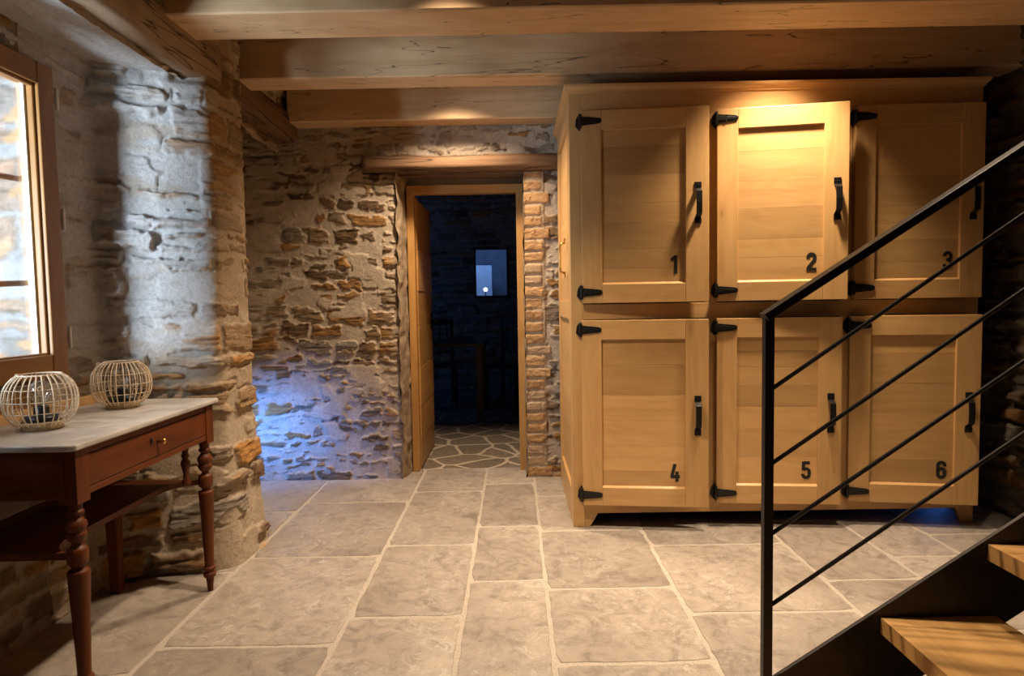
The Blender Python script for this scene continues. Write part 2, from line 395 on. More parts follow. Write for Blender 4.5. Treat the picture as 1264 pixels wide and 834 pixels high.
# ------------------------------------------------------------------ FLOOR
def slab_floor():
    mb = MB(); r = random.Random(5)
    mb.box(-3.1, 2.7, -1.3, 4.405, -.06, -.0022, 1, 1.0)
    cols = [(-3.1, -2.45, [-1.3, -.4, .5, 1.4, 2.2, 3.0, 3.8, 4.4]), (-2.45, -1.82, [-1.3, -.7, .2, 1.05, 1.75, 2.55, 3.3, 4.4]),
            (-1.82, -1.225, [-1.3, -.2, .6, 1.3, 1.95, 2.72, 3.523, 4.4]),
            (-1.225, -.625, [-1.3, -.35, .45, 1.3, 2.115, 2.878, 3.674, 4.4]),
            (-.625, -.205, [-1.3, -.6, .1, .8, 1.55, 2.305, 3.003, 3.858, 4.4]),
            (-.205, .108, [-1.3, -.3, .4, 1.15, 1.85, 2.6, 3.242, 4.006, 4.4]),
            (.108, .616, [-1.3, -.5, .3, .95, 1.5, 1.985, 2.518, 3.167, 3.743, 4.4]),
            (.616, 1.235, [-1.3, -.4, .35, 1.0, 1.65, 2.302, 2.958, 3.6, 4.4]),
            (1.235, 1.63, [-1.3, -.2, .5, 1.2, 1.9, 2.562, 3.25, 4.0, 4.4]),
            (1.63, 1.952, [-1.3, -.6, .2, .8, 1.5, 2.15, 2.788, 3.42, 4.4]),
            (1.952, 2.32, [-1.3, 0, .9, 1.7, 2.4, 3.046, 3.7, 4.4]), (2.32, 2.7, [-1.3, -.3, .6, 1.4, 2.2, 2.75, 3.3, 4.0, 4.4])]
    g = .0065
    for x0, x1, ys in cols:
        for y0, y1 in zip(ys, ys[1:]):
            pts = []
            def edge(ax, ay, bx, by):
                L = math.hypot(bx - ax, by - ay); n = max(2, int(L / .045))
                for i in range(n):
                    f = i / n; e = .0030 if 0 < i < n else .0
                    pts.append((ax + (bx - ax) * f + r.uniform(-e, e), ay + (by - ay) * f + r.uniform(-e, e)))
            a, b, c, d = x0 + g, x1 - g, y0 + g, y1 - g
            k = .012
            edge(a + k, c, b - k, c); edge(b, c + k, b, d - k); edge(b - k, d, a + k, d); edge(a, d - k, a, c + k)
            t = r.uniform(.84, 1.10); n = len(pts); cx, cy = (a + b) / 2, (c + d) / 2
            def inset(p, q):
                dx, dy = cx - p[0], cy - p[1]; return (p[0] + math.copysign(min(q, abs(dx)), dx) * (abs(abs(dx) - (b - a) / 2) < .02), p[1] + math.copysign(min(q, abs(dy)), dy) * (abs(abs(dy) - (d - c) / 2) < .02))
            top = [(*inset(p, .004), 0) for p in pts]; bot = [(*p, -.004) for p in pts]
            mb.add(top + bot, [tuple(range(n))] + [(i, n + i, n + (i + 1) % n, (i + 1) % n) for i in range(n)], 0, t)
    o = mb.build('floor', [SLAB, GROUT]); tag(o, kind='structure')
slab_floor()
f2 = MB(); f2.box(-3.4, 2.5, 4.405, 8.6, -.06, -.001); tag(f2.build('floor', PAVING), kind='structure')

# ------------------------------------------------------------------ STONE WALLS
def brick_overlay(X, Z, h, col, x0=.072, x1=.225):
    """the column of narrow orange bricks beside the doorway"""
    rs = np.random.RandomState(3); z = 0.0; sh = X.shape
    X = X.ravel(); Z = Z.ravel(); k = 0
    zone = (X > x0 - .02) & (X < x1 + .05) & (Z < 1.985)
    base = np.array((.42, .325, .225))
    m0 = zone & (X < x1 - .03)
    h[m0] = .012 + .006 * (fbm(X[m0] * 30, Z[m0] * 30, 77, 2) - .5); col[m0] = base * (.85 + .3 * fbm(X[m0] * 30, Z[m0] * 30, 78, 3))[:, None]
    while z < 1.95:
        hh = rs.uniform(.066, .08); L = rs.choice([.108, .115, .16, .12], p=[.35, .25, .2, .2]); xr = x0 + L
        wob = .010 * (fbm(X * 25, Z * 25, 90 + k, 2) - .5)
        d = np.minimum(np.minimum(X - x0 + .012, xr - X), np.minimum(Z - z - .005, z + hh - .006 - Z)) + wob
        s = sstep(0, .008, d) * zone
        pr = .016 + .008 * rs.rand() + .006 * (fbm(X * 40, Z * 40, 130 + k, 3) - .5)
        c = np.array([(.42, .25, .115), (.38, .225, .105), (.37, .265, .155), (.45, .28, .13)][rs.randint(4)]) * (.7 + .6 * fbm(X * 35, Z * 45, 150 + k, 4))[:, None]
        if rs.rand() < .22: c = c * .4 + base * .6
        h[:] = h * (1 - s) + pr * s; col[:] = col * (1 - s)[:, None] + c * s[:, None]
        z += hh; k += 1

def wall_back():
    step = .0062; x0, x1, z1 = -3.0, 2.56, 2.56
    xs = np.concatenate([np.arange(x0, -1.5, .02), np.arange(-1.5, .32, step), np.arange(.34, x1, .025)])
    zs = np.arange(-.02, z1, step * 1.05)
    X, Z = np.meshgrid(xs, zs)
    h, c, s = stone_field(X + 3, Z, 21, hr=(.040, .115), wr=(.08, .24), present=.86, prot=(.002, .014), smear=.68, stonemul=.66, rag=1.7, mortar=(.415, .338, .255)); h = h * .75
    top = sstep(1.95, 2.15, Z.ravel())                                  # more lime plaster up by the lintel
    Xf = X.ravel(); Zf = Z.ravel()
    pl = sstep(.30, .55, fbm(Xf * 4, Zf * 6, 301, 3) + .0) * top * .75
    c = c * (1 - pl)[:, None] + np.array((.40, .33, .25)) * (.85 + .3 * fbm(Xf * 25, Zf * 25, 302, 3))[:, None] * pl[:, None]; h = h * (1 - .6 * pl)
    # left jamb dressed with flatter ledges and mortar
    jm = sstep(-.84, -.76, Xf) * (Xf < -.6) * (Zf < 1.98)
    c = c * (1 - .55 * jm)[:, None] + np.array((.44, .345, .245)) * (.8 + .4 * fbm(Xf * 20, Zf * 30, 303, 3))[:, None] * (.55 * jm)[:, None]
    brick_overlay(X, Z, h, c)
    # doorway edges
    XL = -.735 + .0 * Zf
    lint = sstep(.0, .02, Zf - 1.955) * sstep(.0, .02, 2.07 - Zf) * (Xf > -.95) * (Xf < .32)
    h = h * (1 - lint) - .02 * lint
    Y = 4.165 - h
    P = np.stack([X, Y.reshape(X.shape), Z], -1)
    Xc = (X[:-1, :-1] + X[1:, 1:]) / 2; Zc = (Z[:-1, :-1] + Z[1:, 1:]) / 2
    edgeL = -.742 + .012 * (vnoise(Zc * 14, Zc * 0 + 3, 5) - .5)
    keep = ~((Xc > edgeL) & (Xc < .066) & (Zc < 2.0))
    parts = [grid_object('', P, c, None, keep, s)]
    # plastered reveals of the doorway (left, right), running back to the frame
    ys = np.arange(0, .26, .012)
    for side, xw in ((-1, -.738), (1, .068)):
        zz = np.arange(-.02, 2.02, .012)
        Yg, Zg = np.meshgrid(ys, zz)
        n = fbm(Yg.ravel() * 14, Zg.ravel() * 14, 40 + side, 3)
        Xg = xw + side * (-.03) * (n - .5) + (.036 * (Yg.ravel() / .26) if side < 0 else -.004 * Yg.ravel())
        Pg = np.stack([Xg.reshape(Yg.shape), 4.142 + Yg, Zg], -1)
        cg = np.array((.30, .225, .15)) * (.55 + .9 * fbm(Yg.ravel() * 25, Zg.ravel() * 32, 44, 3))[:, None]
        parts.append(grid_object('', Pg, cg, None))
    o = link_grids('wall_back', parts, STONE); tag(o, kind='structure')
wall_back()
# masonry core behind the facing (keeps light out) with the doorway through it
w = MB()
w.box(-3.0, -.76, 4.20, 4.80, 0, 2.6); w.box(.085, 2.6, 4.20, 4.80, 0, 2.6); w.box(-.76, .085, 4.20, 4.80, 2.03, 2.6)
w.box(-.76, .085, 4.36, 4.80, 1.99, 2.03, 0)
tag(w.build('wall_back', simple('lime_core', (.25, .20, .15), .9, 0, .3, 20, .2)), kind='structure')

def plan_sample(pts, step):
    """resample a plan polyline, returning positions, smooth normals (left-hand) and arc length"""
    P = [np.array(p, float) for p in pts]; out = []
    for a, b in zip(P, P[1:]):
        n = max(1, int(np.linalg.norm(b - a) / step)); out += [a + (b - a) * i / n for i in range(n)]
    out.append(P[-1]); Q = np.array(out)
    T = np.gradient(Q, axis=0); K = 9
    pad = np.pad(T, ((K, K), (0, 0)), 'edge'); Ts = np.stack([np.convolve(pad[:, i], np.ones(2 * K + 1) / (2 * K + 1), 'valid') for i in (0, 1)], 1)
    Ts /= np.linalg.norm(Ts, axis=1)[:, None]
    Nn = np.stack([Ts[:, 1], -Ts[:, 0]], 1)
    s = np.concatenate([[0], np.cumsum(np.linalg.norm(np.diff(Q, axis=0), axis=1))])
    # round the corners of the path
    padQ = np.pad(Q, ((4, 4), (0, 0)), 'edge'); Q = np.stack([np.convolve(padQ[:, i], np.ones(9) / 9, 'valid') for i in (0, 1)], 1)
    return Q, Nn, s

WX = -1.70                     # plane of the wall that holds the window
def wall_left():
    parts = []
    # splayed reveal + pier + its return into the alcove
    st = .0052
    Q, Nn, s = plan_sample([(WX - .002, 2.20), (WX + .005, 2.625), (-1.645, 2.65), (-1.305, 2.795), (-1.275, 2.83), (-1.265, 3.12), (-1.30, 3.16), (-1.75, 3.20)], st)
    zs = np.arange(-.02, 2.52, .0056)
    S, Z = np.meshgrid(s, zs); Sf = S.ravel(); Zf = Z.ravel()
    h, c, m = stone_field(S, Z, 57, hr=(.06, .15), wr=(.13, .36), present=.84, prot=(.006, .038), mortar=(.44, .355, .26), smear=.72)
    i_corner = np.argmin(np.abs(Q[:, 1] - 2.805) + 10 * (Q[:, 0] < -1.33)); s_c = s[i_corner]
    # whitewash on the reveal above table height
    rev = (1 - sstep(s_c - .03, s_c + .015, Sf + .03 * (fbm(Sf * 3, Zf * 22, 61, 2) - .5))) * sstep(.78, 1.02, Zf + .14 * (fbm(Sf * 6, Zf * 6, 62, 2) - .5))
    wm = rev * (.36 + .60 * sstep(.30, .50, fbm(Sf * 6, Zf * 16, 63, 4)))
    wc = np.array((.53, .515, .495)) * (.88 + .24 * fbm(Sf * 35, Zf * 35, 64, 3))[:, None]
    c = c * (1 - wm)[:, None] + wc * wm[:, None]
    # pier side: thin lime over most of the stones
    ps = sstep(s_c, s_c + .03, Sf) * sstep(.55, 1.2, Zf)
    pm = ps * .62 * sstep(.28, .5, fbm(Sf * 7, Zf * 11, 65, 3))
    pc = np.array((.37, .26, .15)) * (.82 + .36 * fbm(Sf * 30, Zf * 30, 66, 3))[:, None]
    c = c * (1 - pm)[:, None] + pc * pm[:, None]; h = h * (1 - .68 * ps)
    lm = (1 - sstep(s_c - .02, s_c + .2, Sf)) * 0
    flat = (Q[:, 0] > 9)
    flare = .055 * np.clip(1 - Zf / .75, 0, 1) ** 1.5 * sstep(s_c - .35, s_c - .05, Sf)
    h = h + flare - .012
    h = h * (1 - .75 * (1 - sstep(.40, .46, Sf)) )          # smoother plaster beside the window frame
    # sink under the old lintels
    l1 = sstep(2.07, 2.11, Zf) * (1 - sstep(2.34, 2.38, Zf)) * sstep(s_c - .15, s_c - .12, Sf) * (1 - sstep(s_c + .17, s_c + .21, Sf))
    h = h * (1 - l1) - .035 * l1
    P = np.stack([np.tile(Q[:, 0], (len(zs), 1)) + h.reshape(S.shape) * Nn[:, 0], np.tile(Q[:, 1], (len(zs), 1)) + h.reshape(S.shape) * Nn[:, 1], Z], -1)
    Sc = (S[:-1, :-1] + S[1:, 1:]) / 2; Zc = (Z[:-1, :-1] + Z[1:, 1:]) / 2
    keep = ~((Sc < .225) & (Zc > .905) & (Zc < 2.03))
    parts.append(grid_object('', P, c, None, keep, m * (1 - .7 * wm)))
    # window wall nearer the viewer, near reveal and the wall running on behind
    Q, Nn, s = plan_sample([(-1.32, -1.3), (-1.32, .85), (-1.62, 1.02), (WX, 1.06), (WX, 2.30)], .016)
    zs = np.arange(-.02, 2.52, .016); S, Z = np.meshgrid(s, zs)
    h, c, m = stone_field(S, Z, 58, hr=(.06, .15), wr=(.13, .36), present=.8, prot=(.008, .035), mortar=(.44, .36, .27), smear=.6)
    wmask = (Q[:, 0] < WX + .03)
    h = h.reshape(S.shape) * np.where(wmask, .3, 1.0)[None, :]
    c = c * .65  # near stretch coloured darker to stand in for the shade under the table
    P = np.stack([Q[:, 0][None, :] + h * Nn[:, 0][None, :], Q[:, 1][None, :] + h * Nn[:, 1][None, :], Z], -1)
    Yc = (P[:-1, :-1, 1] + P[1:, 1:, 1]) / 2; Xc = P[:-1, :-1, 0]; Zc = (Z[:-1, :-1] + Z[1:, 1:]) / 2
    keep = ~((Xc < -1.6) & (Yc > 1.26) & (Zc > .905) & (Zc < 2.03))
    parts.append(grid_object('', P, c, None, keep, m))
    # plastered soffit of the embrasure
    xs = np.arange(-1.76, -1.40, .009); ys = np.arange(.85, 2.86, .009); X, Y = np.meshgrid(xs, ys)
    h, c, m = stone_field(Y, X + 3, 71, hr=(.10, .2), wr=(.15, .4), present=.35, prot=(.004, .018), mortar=(.50, .48, .45), smear=.8)
    c = c * .25 + np.array((.58, .565, .54)) * .75
    P = np.stack([X, Y, (2.125 - .0 * X.ravel() - h * .7).reshape(X.shape)], -1)
    parts.append(grid_object('', P, c, None))
    # wall above the lintels
    ys = np.concatenate([np.arange(-1.3, 2.0, .03), np.arange(2.0, 4.2, .008)]); zs = np.arange(2.10, 2.53, .008); Y, Z = np.meshgrid(ys, zs)
    h, c, m = stone_field(Y + 2, Z, 73, hr=(.06, .13), wr=(.10, .28), present=.7, prot=(.006, .022), mortar=(.43, .34, .245), smear=.75)
    Zf = Z.ravel(); Yf = Y.ravel()
    sink = np.where(Yf < 2.99, 1 - sstep(2.33, 2.36, Zf), np.where(Yf > 3.10, 1 - sstep(2.245, 2.27, Zf), 0))
    back = .085 * sstep(3.12, 3.20, Yf)
    P = np.stack([(-1.318 - back + h - .08 * sink).reshape(Y.shape), Y, Z], -1)
    parts.append(grid_object('', P, c, None))
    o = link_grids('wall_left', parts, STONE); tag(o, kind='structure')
    # solid core
    w = MB(); w.box(-1.92, -1.80, -1.3, 1.18, 0, 2.6); w.box(-2.3, -1.80, 2.56, 3.14, 0, 2.6); w.box(-1.80, -1.72, 2.66, 3.14, 0, 2.6); w.box(-1.72, -1.36, 2.86, 3.10, 0, 2.6)
    w.box(-2.3, -1.78, .1, 2.56, 0, .86); w.box(-2.3, -1.78, .1, 2.56, 2.14, 2.6); w.box(-1.80, -1.42, -1.3, 3.14, 2.34, 2.6); w.box(-1.80, -1.38, -1.3, .80, 0, 2.6)
    tag(w.build('wall_left', simple('lime_core_left', (.3, .25, .2), .9, 0, .3, 20, .2)), kind='structure')
wall_left()

def wall_outside():
    """the deep stone reveal outside the window pane"""
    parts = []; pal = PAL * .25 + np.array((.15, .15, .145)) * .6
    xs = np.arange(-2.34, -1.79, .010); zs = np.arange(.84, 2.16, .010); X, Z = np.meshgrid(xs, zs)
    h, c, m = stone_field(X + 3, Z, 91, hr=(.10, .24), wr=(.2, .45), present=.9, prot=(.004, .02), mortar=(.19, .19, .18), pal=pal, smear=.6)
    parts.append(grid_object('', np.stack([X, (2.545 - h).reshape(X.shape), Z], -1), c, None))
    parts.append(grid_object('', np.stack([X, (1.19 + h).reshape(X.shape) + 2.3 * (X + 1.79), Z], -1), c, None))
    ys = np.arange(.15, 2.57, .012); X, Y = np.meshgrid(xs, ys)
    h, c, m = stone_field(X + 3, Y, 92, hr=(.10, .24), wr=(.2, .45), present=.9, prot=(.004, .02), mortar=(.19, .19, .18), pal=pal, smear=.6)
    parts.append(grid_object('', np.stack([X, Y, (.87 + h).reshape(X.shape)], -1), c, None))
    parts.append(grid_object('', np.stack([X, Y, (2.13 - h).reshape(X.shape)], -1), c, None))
    tag(link_grids('wall_outside', parts, STONE), kind='structure')
wall_outside()

def wall_right():
    ys = np.concatenate([np.arange(-1.3, 2.9, .03), np.arange(2.9, 4.25, .010)]); zs = np.arange(-.02, 2.53, .010); Y, Z = np.meshgrid(ys, zs)
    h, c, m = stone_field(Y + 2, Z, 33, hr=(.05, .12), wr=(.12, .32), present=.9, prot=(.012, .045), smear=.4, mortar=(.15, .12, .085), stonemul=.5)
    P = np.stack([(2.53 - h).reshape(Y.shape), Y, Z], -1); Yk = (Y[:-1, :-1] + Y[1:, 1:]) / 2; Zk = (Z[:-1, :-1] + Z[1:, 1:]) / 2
    tag(link_grids('wall_right', [grid_object('', P, c, None, ~((Yk > 3.75) & (Yk < 4.05) & (Zk < .115)), m)], STONE), kind='structure')  # low hole added for the blue lamp behind this wall
    w = MB(); w.box(2.56, 2.75, -1.4, 3.74, 0, 2.6); w.box(2.56, 2.75, 4.06, 4.8, 0, 2.6); w.box(2.56, 2.75, 3.74, 4.06, .12, 2.6); w.box(-2.3, 2.75, -1.5, -1.3, 0, 2.6)
    tag(w.build('wall_front', simple('dark_rubble', (.16, .13, .10), .9, 0, .2, 15, .25)), kind='structure')
wall_right()

# ceiling boards
w = MB(); x = -3.0; r = random.Random(8)
while x < 2.7:
    w.box(x, x + .138, -1.4, 4.25, 2.50, 2.53, 0, r.uniform(.85, 1.1)); x += .14
w.box(-3.1, 2.8, -1.5, 4.25, 2.535, 2.56, 0, .9)
tag(w.build('ceiling', CEILW), kind='structure')

# alcove behind the pier: ceiling, end wall with a low glazed opening letting daylight in
w = MB(); w.box(-3.0, -1.40, 3.14, 4.2, 2.34, 2.5)
w.box(-1.98, -1.90, 3.1, 4.2, 0, .05); w.box(-1.98, -1.90, 3.1, 4.2, .70, 2.5); w.box(-1.98, -1.90, 3.1, 3.50, .05, .70)
w.box(-3.0, -1.75, 3.08, 3.20, 0, 2.5)
tag(w.build('wall_alcove', simple('alcove_plaster', (.45, .42, .38), .9, 0, .2, 15, .1)), kind='structure')

# dark room beyond the doorway
def far_room():
    xs = np.arange(-3.0, 2.2, .022); zs = np.arange(-.02, 2.6, .016); X, Z = np.meshgrid(xs, zs)
    h, c, m = stone_field(X + 3, Z, 44, hr=(.06, .14), wr=(.14, .36), present=.9, prot=(.01, .04), smear=.5)
    P = np.stack([X, (8.25 - h).reshape(X.shape), Z], -1)
    Xc = X[:-1, :-1] + .011; Zc = Z[:-1, :-1] + .008
    keep = ~((Xc > -.49) & (Xc < -.085) & (Zc > 1.20) & (Zc < 1.80))
    tag(link_grids('wall_far', [grid_object('', P, c, None, keep)], STONE), kind='structure')
    w = MB(); w.box(-3.2, -3.0, 4.8, 8.3, 0, 2.6); w.box(2.2, 2.4, 4.8, 8.3, 0, 2.6); w.box(-3.2, 2.4, 4.2, 9.6, 2.6, 2.75)
    w.box(-3.2, -.49, 8.27, 8.45, 0, 2.6); w.box(-.085, 2.4, 8.27, 8.45, 0, 2.6); w.box(-.49, -.085, 8.27, 8.45, 0, 1.2); w.box(-.49, -.085, 8.27, 8.45, 1.8, 2.6)
    tag(w.build('wall_side', simple('dim_plaster', (.20, .16, .12), .9, 0, .2, 15, .1)), kind='structure')
far_room()

# ------------------------------------------------------------------ OLD LINTELS AND JOISTS
def hewn(name, size, axis, mats, loc, seed, amp=.012, parent=None, side_mat=None):
    """rough hewn timber: a subdivided box with its faces and edges wandering"""
    L, A, B = size; na = 5; nl = max(8, int(L / .035)); rs = np.random.RandomState(seed)
    ring = []
    for i in range(na): ring.append((-A / 2 + A * i / na, -B / 2))
    for i in range(na): ring.append((A / 2, -B / 2 + B * i / na))
    for i in range(na): ring.append((A / 2 - A * i / na, B / 2))
    for i in range(na): ring.append((-A / 2, B / 2 - B * i / na))
    k = len(ring); mb = MB(); vs = []; ch = .014
    for j in range(nl + 1):
        t = L * j / nl - L / 2
        for i, (a, b) in enumerate(ring):
            aa = np.array([t * 3.0]); n1 = fbm(aa, np.array([i * .55 + seed]), seed, 3)[0] - .5; n2 = fbm(aa, np.array([i * .55 + 40 + seed]), seed + 3, 3)[0] - .5
            bow = fbm(np.array([t * 1.1]), np.array([seed * 1.0]), seed + 9, 2)[0] - .5
            corner = abs(abs(a) - A / 2) < 1e-6 and abs(abs(b) - B / 2) < 1e-6
            q = 1 - (ch / max(A, B) * 2 if corner else 0)
            a2 = a * q + n1 * amp * 2; b2 = b * q + n2 * amp * 2 + bow * amp
            vs.append((t, a2, b2) if axis == 'x' else (a2, t, b2))
    fs = []; 
    for j in range(nl):
        for i in range(k):
            l = (i + 1) % k; fs.append((j * k + i, j * k + l, (j + 1) * k + l, (j + 1) * k + i))
    fs.append(tuple(range(k))); fs.append(tuple(range(nl * k, (nl + 1) * k)))
    mb.add(vs, fs, 0, 1.0, True)
    o = mb.build(name, mats, parent, loc=loc)
    return o
o = hewn('timber_lintel', (2.20, .15, .21), 'y', [WORN], (-1.375, 1.88, 2.222), 3, .012)
tag(o, 'old worn timber lintel over the window embrasure, running up out of the picture', 'beam')
o = hewn('timber_lintel', (1.06, .26, .165), 'y', [OLD['y']], (-1.475, 3.60, 2.235), 9, .012)
tag(o, 'dark hewn timber beam from the stone pier to the back wall under the joists', 'beam')
o = hewn('timber_lintel', (1.24, .13, .098), 'x', [OLD['x']], (-.320, 4.150, 2.013), 15, .010)
tag(o, 'rough dark timber lintel lying across the top of the doorway', 'beam')
w = MB(); w.box(-.735, .066, 4.205, 4.34, 1.955, 2.0)
o = w.build('lintel_underside', OLD['x'], o); o.matrix_parent_inverse = Matrix.Translation((.320, -4.150, -2.013))

def joist(y0, y1, zb, label, x0, seed, t):
    """sawn ceiling joist, slightly bowed"""
    mb = MB(); n = 40; L = 2.52 - x0
    vs = []
    r_ = np.random.RandomState(seed)
    for i in range(n + 1):
        x = x0 + L * i / n
        wv = .008 * (fbm(np.array([x * 1.5]), np.array([seed * 3.1]), seed, 2)[0] - .5)
        for (y, z) in ((y0 + .006, zb), (y1 - .006, zb), (y1, zb + .006), (y1, 2.498), (y0, 2.498), (y0, zb + .006)):
            vs.append((x, y + wv, z + wv * .6))
    fs = [(i * 6 + k, i * 6 + (k + 1) % 6, (i + 1) * 6 + (k + 1) % 6, (i + 1) * 6 + k) for i in range(n) for k in range(6)]
    fs += [tuple(range(6)), tuple(range(n * 6, n * 6 + 6))]
    mb.add(vs, fs, 0, t)
    o = mb.build('ceiling_beam', JOIST); tag(o, label, 'beam', 'ceiling joists')
    return o
joist(2.50, 2.745, 2.242, 'pale wide ceiling beam nearest the viewer, cut off by the top of the picture', -1.30, 4, 1.08)  # tint lifted to put bounce light on this beam into its colour
joist(3.25, 3.425, 2.253, 'middle ceiling beam running just above the front of the oak lockers', -1.345, 7, 1.0)
joist(4.005, 4.15, 2.250, 'farthest ceiling beam against the back stone wall, lit by a spot above the doorway', -1.36, 12, .98)

# ring of a recessed ceiling light seen under the front beam
mb = MB(); mb.lathe([(.10, 0), (.128, 0), (.13, .010), (.13, .03), (.10, .03), (.10, 0)], n=36); 
t = empty('ceiling_light', (.90, 3.10, 2.468)); tag(t, 'slim pale rim of a round ceiling light between the front and middle beams', 'light')
mb.build('rim', TRIMW, t)
mb = MB(); mb.lathe([(.0, .012), (.099, .012), (.099, .02), (0, .02)], n=36); mb.build('diffuser', simple('frosted', (.8, .78, .74), .4), t)

# ------------------------------------------------------------------ DOORWAY
d1 = empty('door_1', (-.66, 4.33, 0)); tag(d1, kind='structure')
mb = MB(); ox, oy = -.66, 4.33
mb.box(-.705 - ox, -.658 - ox, 0, .08, 0, 1.906, 0); mb.box(.020 - ox, .066 - ox, 0, .08, 0, 1.906, 0)
mb.box(-.705 - ox, .066 - ox, -.001, .081, 1.860, 1.915, 1)
mb.build('door_frame', [DOORW['z'], DOORW['x']], d1, bevel=.003)
# leaf stands open at right angles into the dark room: edge towards us
leaf = MB(); zz = [.012, .20, .43, .70, .98, 1.22, 1.50, 1.846]; r = random.Random(2)
for a, b in zip(zz, zz[1:]):
    dx = r.choice([0, .002, .004]); leaf.box(-.050 + .002 - .0, .006 + dx, .082, .782, a + .0012, b - .0012, 0, r.uniform(.85, 1.15))
lf = leaf.build('door_leaf', DOORW['y'], d1, bevel=.002)
for z in (.24, .98, 1.72):
    h_ = MB(); h_.lathe([(.007, -.045), (.008, -.043), (.008, .043), (.007, .045)], (-.026, .075, z), 12); h_.box(-.040, -.020, .079, .083, z - .04, z + .04)
    h_.build('hinge', CHROME, lf)
hd = MB(); hd.tube([(.012, .72, 1.0), (.05, .72, 1.0), (.055, .70, 1.0), (.055, .61, 1.0)], .009, 10); hd.box(.008, .014, .70, .74, .93, 1.06); hd.build('door_handle', IRON, lf)

# window in the far wall of the dark room
w2 = empty('window_2', (-.2875, 8.25, 1.5)); tag(w2, kind='structure')
mb = MB()
for a in ((-.22, -.195, -.03, .03, -.32, .32), (.195, .22, -.03, .03, -.32, .32)): mb.box(*a)
mb.box(-.22, .22, -.03, .03, -.32, -.29); mb.box(-.22, .22, -.03, .03, .29, .32)
mb.build('window_frame', DARKW['z'], w2, bevel=.003)
mb = MB(); mb.box(-.195, .195, -.003, .003, -.29, .29); mb.build('pane', GLASS, w2)

# ------------------------------------------------------------------ WINDOW
win = empty('window_1', (WX, 2.435, .897)); tag(win, kind='structure')
H = 1.125; W0 = 1.19
fr = MB()            # fixed frame
fr.box(-.10, -.012, -W0, 0, -.005, .035, 1); fr.box(-.10, -.012, -W0, 0, H - .03, H + .06, 1); fr.box(-.10, -.012, -.035, .0, .03, H - .03, 0); fr.box(-.10, -.012, -W0, -W0 + .035, .03, H - .03, 0)
fr.build('window_frame', [WINW['z'], WINW['y']], win, bevel=.003)
for ca, cb, nm in ((-.018, -.608, 'casement'), (-.618, -W0 + .018, 'casement')):
    c_ = MB(); sw = .078
    c_.box(-.052, .024, ca - sw, ca, .0, H, 0); c_.box(-.052, .024, cb, cb + sw, .0, H, 0)
    c_.box(-.050, .022, cb + sw, ca - sw, .0, sw + .005, 1); c_.box(-.050, .022, cb + sw, ca - sw, H - sw, H, 1)
    # narrow glazing bead
    c_.box(-.012, .010, ca - sw - .012, ca - sw, sw, H - sw, 0); c_.box(-.012, .010, cb + sw, cb + sw + .012, sw, H - sw, 0)
    c_.box(-.012, .010, cb + sw, ca - sw, sw, sw + .012, 1); c_.box(-.012, .010, cb + sw, ca - sw, H - sw - .012, H - sw, 1)
    co = c_.build(nm, [WINW['z'], WINW['y']], win, bevel=.004)
    p_ = MB(); p_.box(-.022, -.016, cb + sw - .006, ca - sw + .006, sw - .006, H - sw + .006); p_.build('pane', GLASS, co)
    sp = MB(); sp.box(-.034, -.022, ca - sw - .011, ca - sw, sw, H - sw); sp.box(-.034, -.022, cb + sw, cb + sw + .011, sw, H - sw); sp.build('glazing_spacer', WHITEMETAL, co)
    if ca == -.018:
        for z in (.14, .58, 1.02):
            h_ = MB(); h_.lathe([(.006, -.04), (.0065, -.038), (.0065, .038), (.006, .04)], (.020, .002, z), 10); h_.box(.006, .018, -.004, .012, z - .018, z + .018); h_.build('hinge', WHITEMETAL, co)
for z, lb in ((1.245, 'lower rusty iron bar across the outside of the window'), (1.645, 'upper rusty iron bar across the outside of the window')):
    mb = MB(); mb.tube([(-1.90, 1.20 + .1335 * i, z + .006 * math.sin(i * 1.3)) for i in range(11)], .011, 8)
    tag(mb.build('window_bar', RUST), lb, 'bar', 'window bars')

# ------------------------------------------------------------------ LOCKER CABINET
CX, CY = .28, 3.217; CW = 2.012; CD = .885; CZ = 2.145
cab = empty('locker_cabinet', (CX, CY, 0)); tag(cab, 'large light oak cabinet of six numbered lockers standing under the ceiling beams', 'cabinet')
cs = MB()   # carcass: x = along front, y = depth, z up ; mats 0 = z grain 1 = x grain 2 = y grain 3 = dark
cs.box(.0, .060, 0, .03, .0, CZ, 0, 1.0); cs.box(CW - .060, CW, 0, .03, .0, CZ, 0, .95)
for xa in (.672, 1.336): cs.box(xa, xa + .048, 0.001, .03, .07, CZ, 0, 1.02)
cs.box(.060, CW - .060, 0.0005, .03, 1.045, 1.122, 1, .96); cs.box(.060, CW - .060, 0.0005, .03, 2.045, CZ, 1, 1.03)
cs.prism([(.06, 0), (.085, 0), (.125, .068), (CW - .085, .068), (CW - .055, 0), (CW - .05, 0), (CW - .05, .128), (.06, .128)], 'y', .0008, .028, 1, .98)
# left side panel: frame and three recessed fields
cs.box(0, .022, .03, .12, 0, CZ, 0, 1.04); cs.box(0, .022, CD - .09, CD, 0, CZ, 0, .97)
for z0, z1 in ((.0, .17), (1.045, 1.14), (2.03, CZ)): cs.box(.0005, .022, .12, CD - .09, z0, z1, 2, 1.0)
r = random.Random(4)
for z0, z1 in ((.17, 1.045), (1.14, 2.03)):
    z = z0
    while z < z1 - .01:
        zn = min(z1, z + r.uniform(.12, .2)); cs.box(.014, .022, .12, CD - .09, z, zn, 2, r.uniform(.88, 1.12)); z = zn
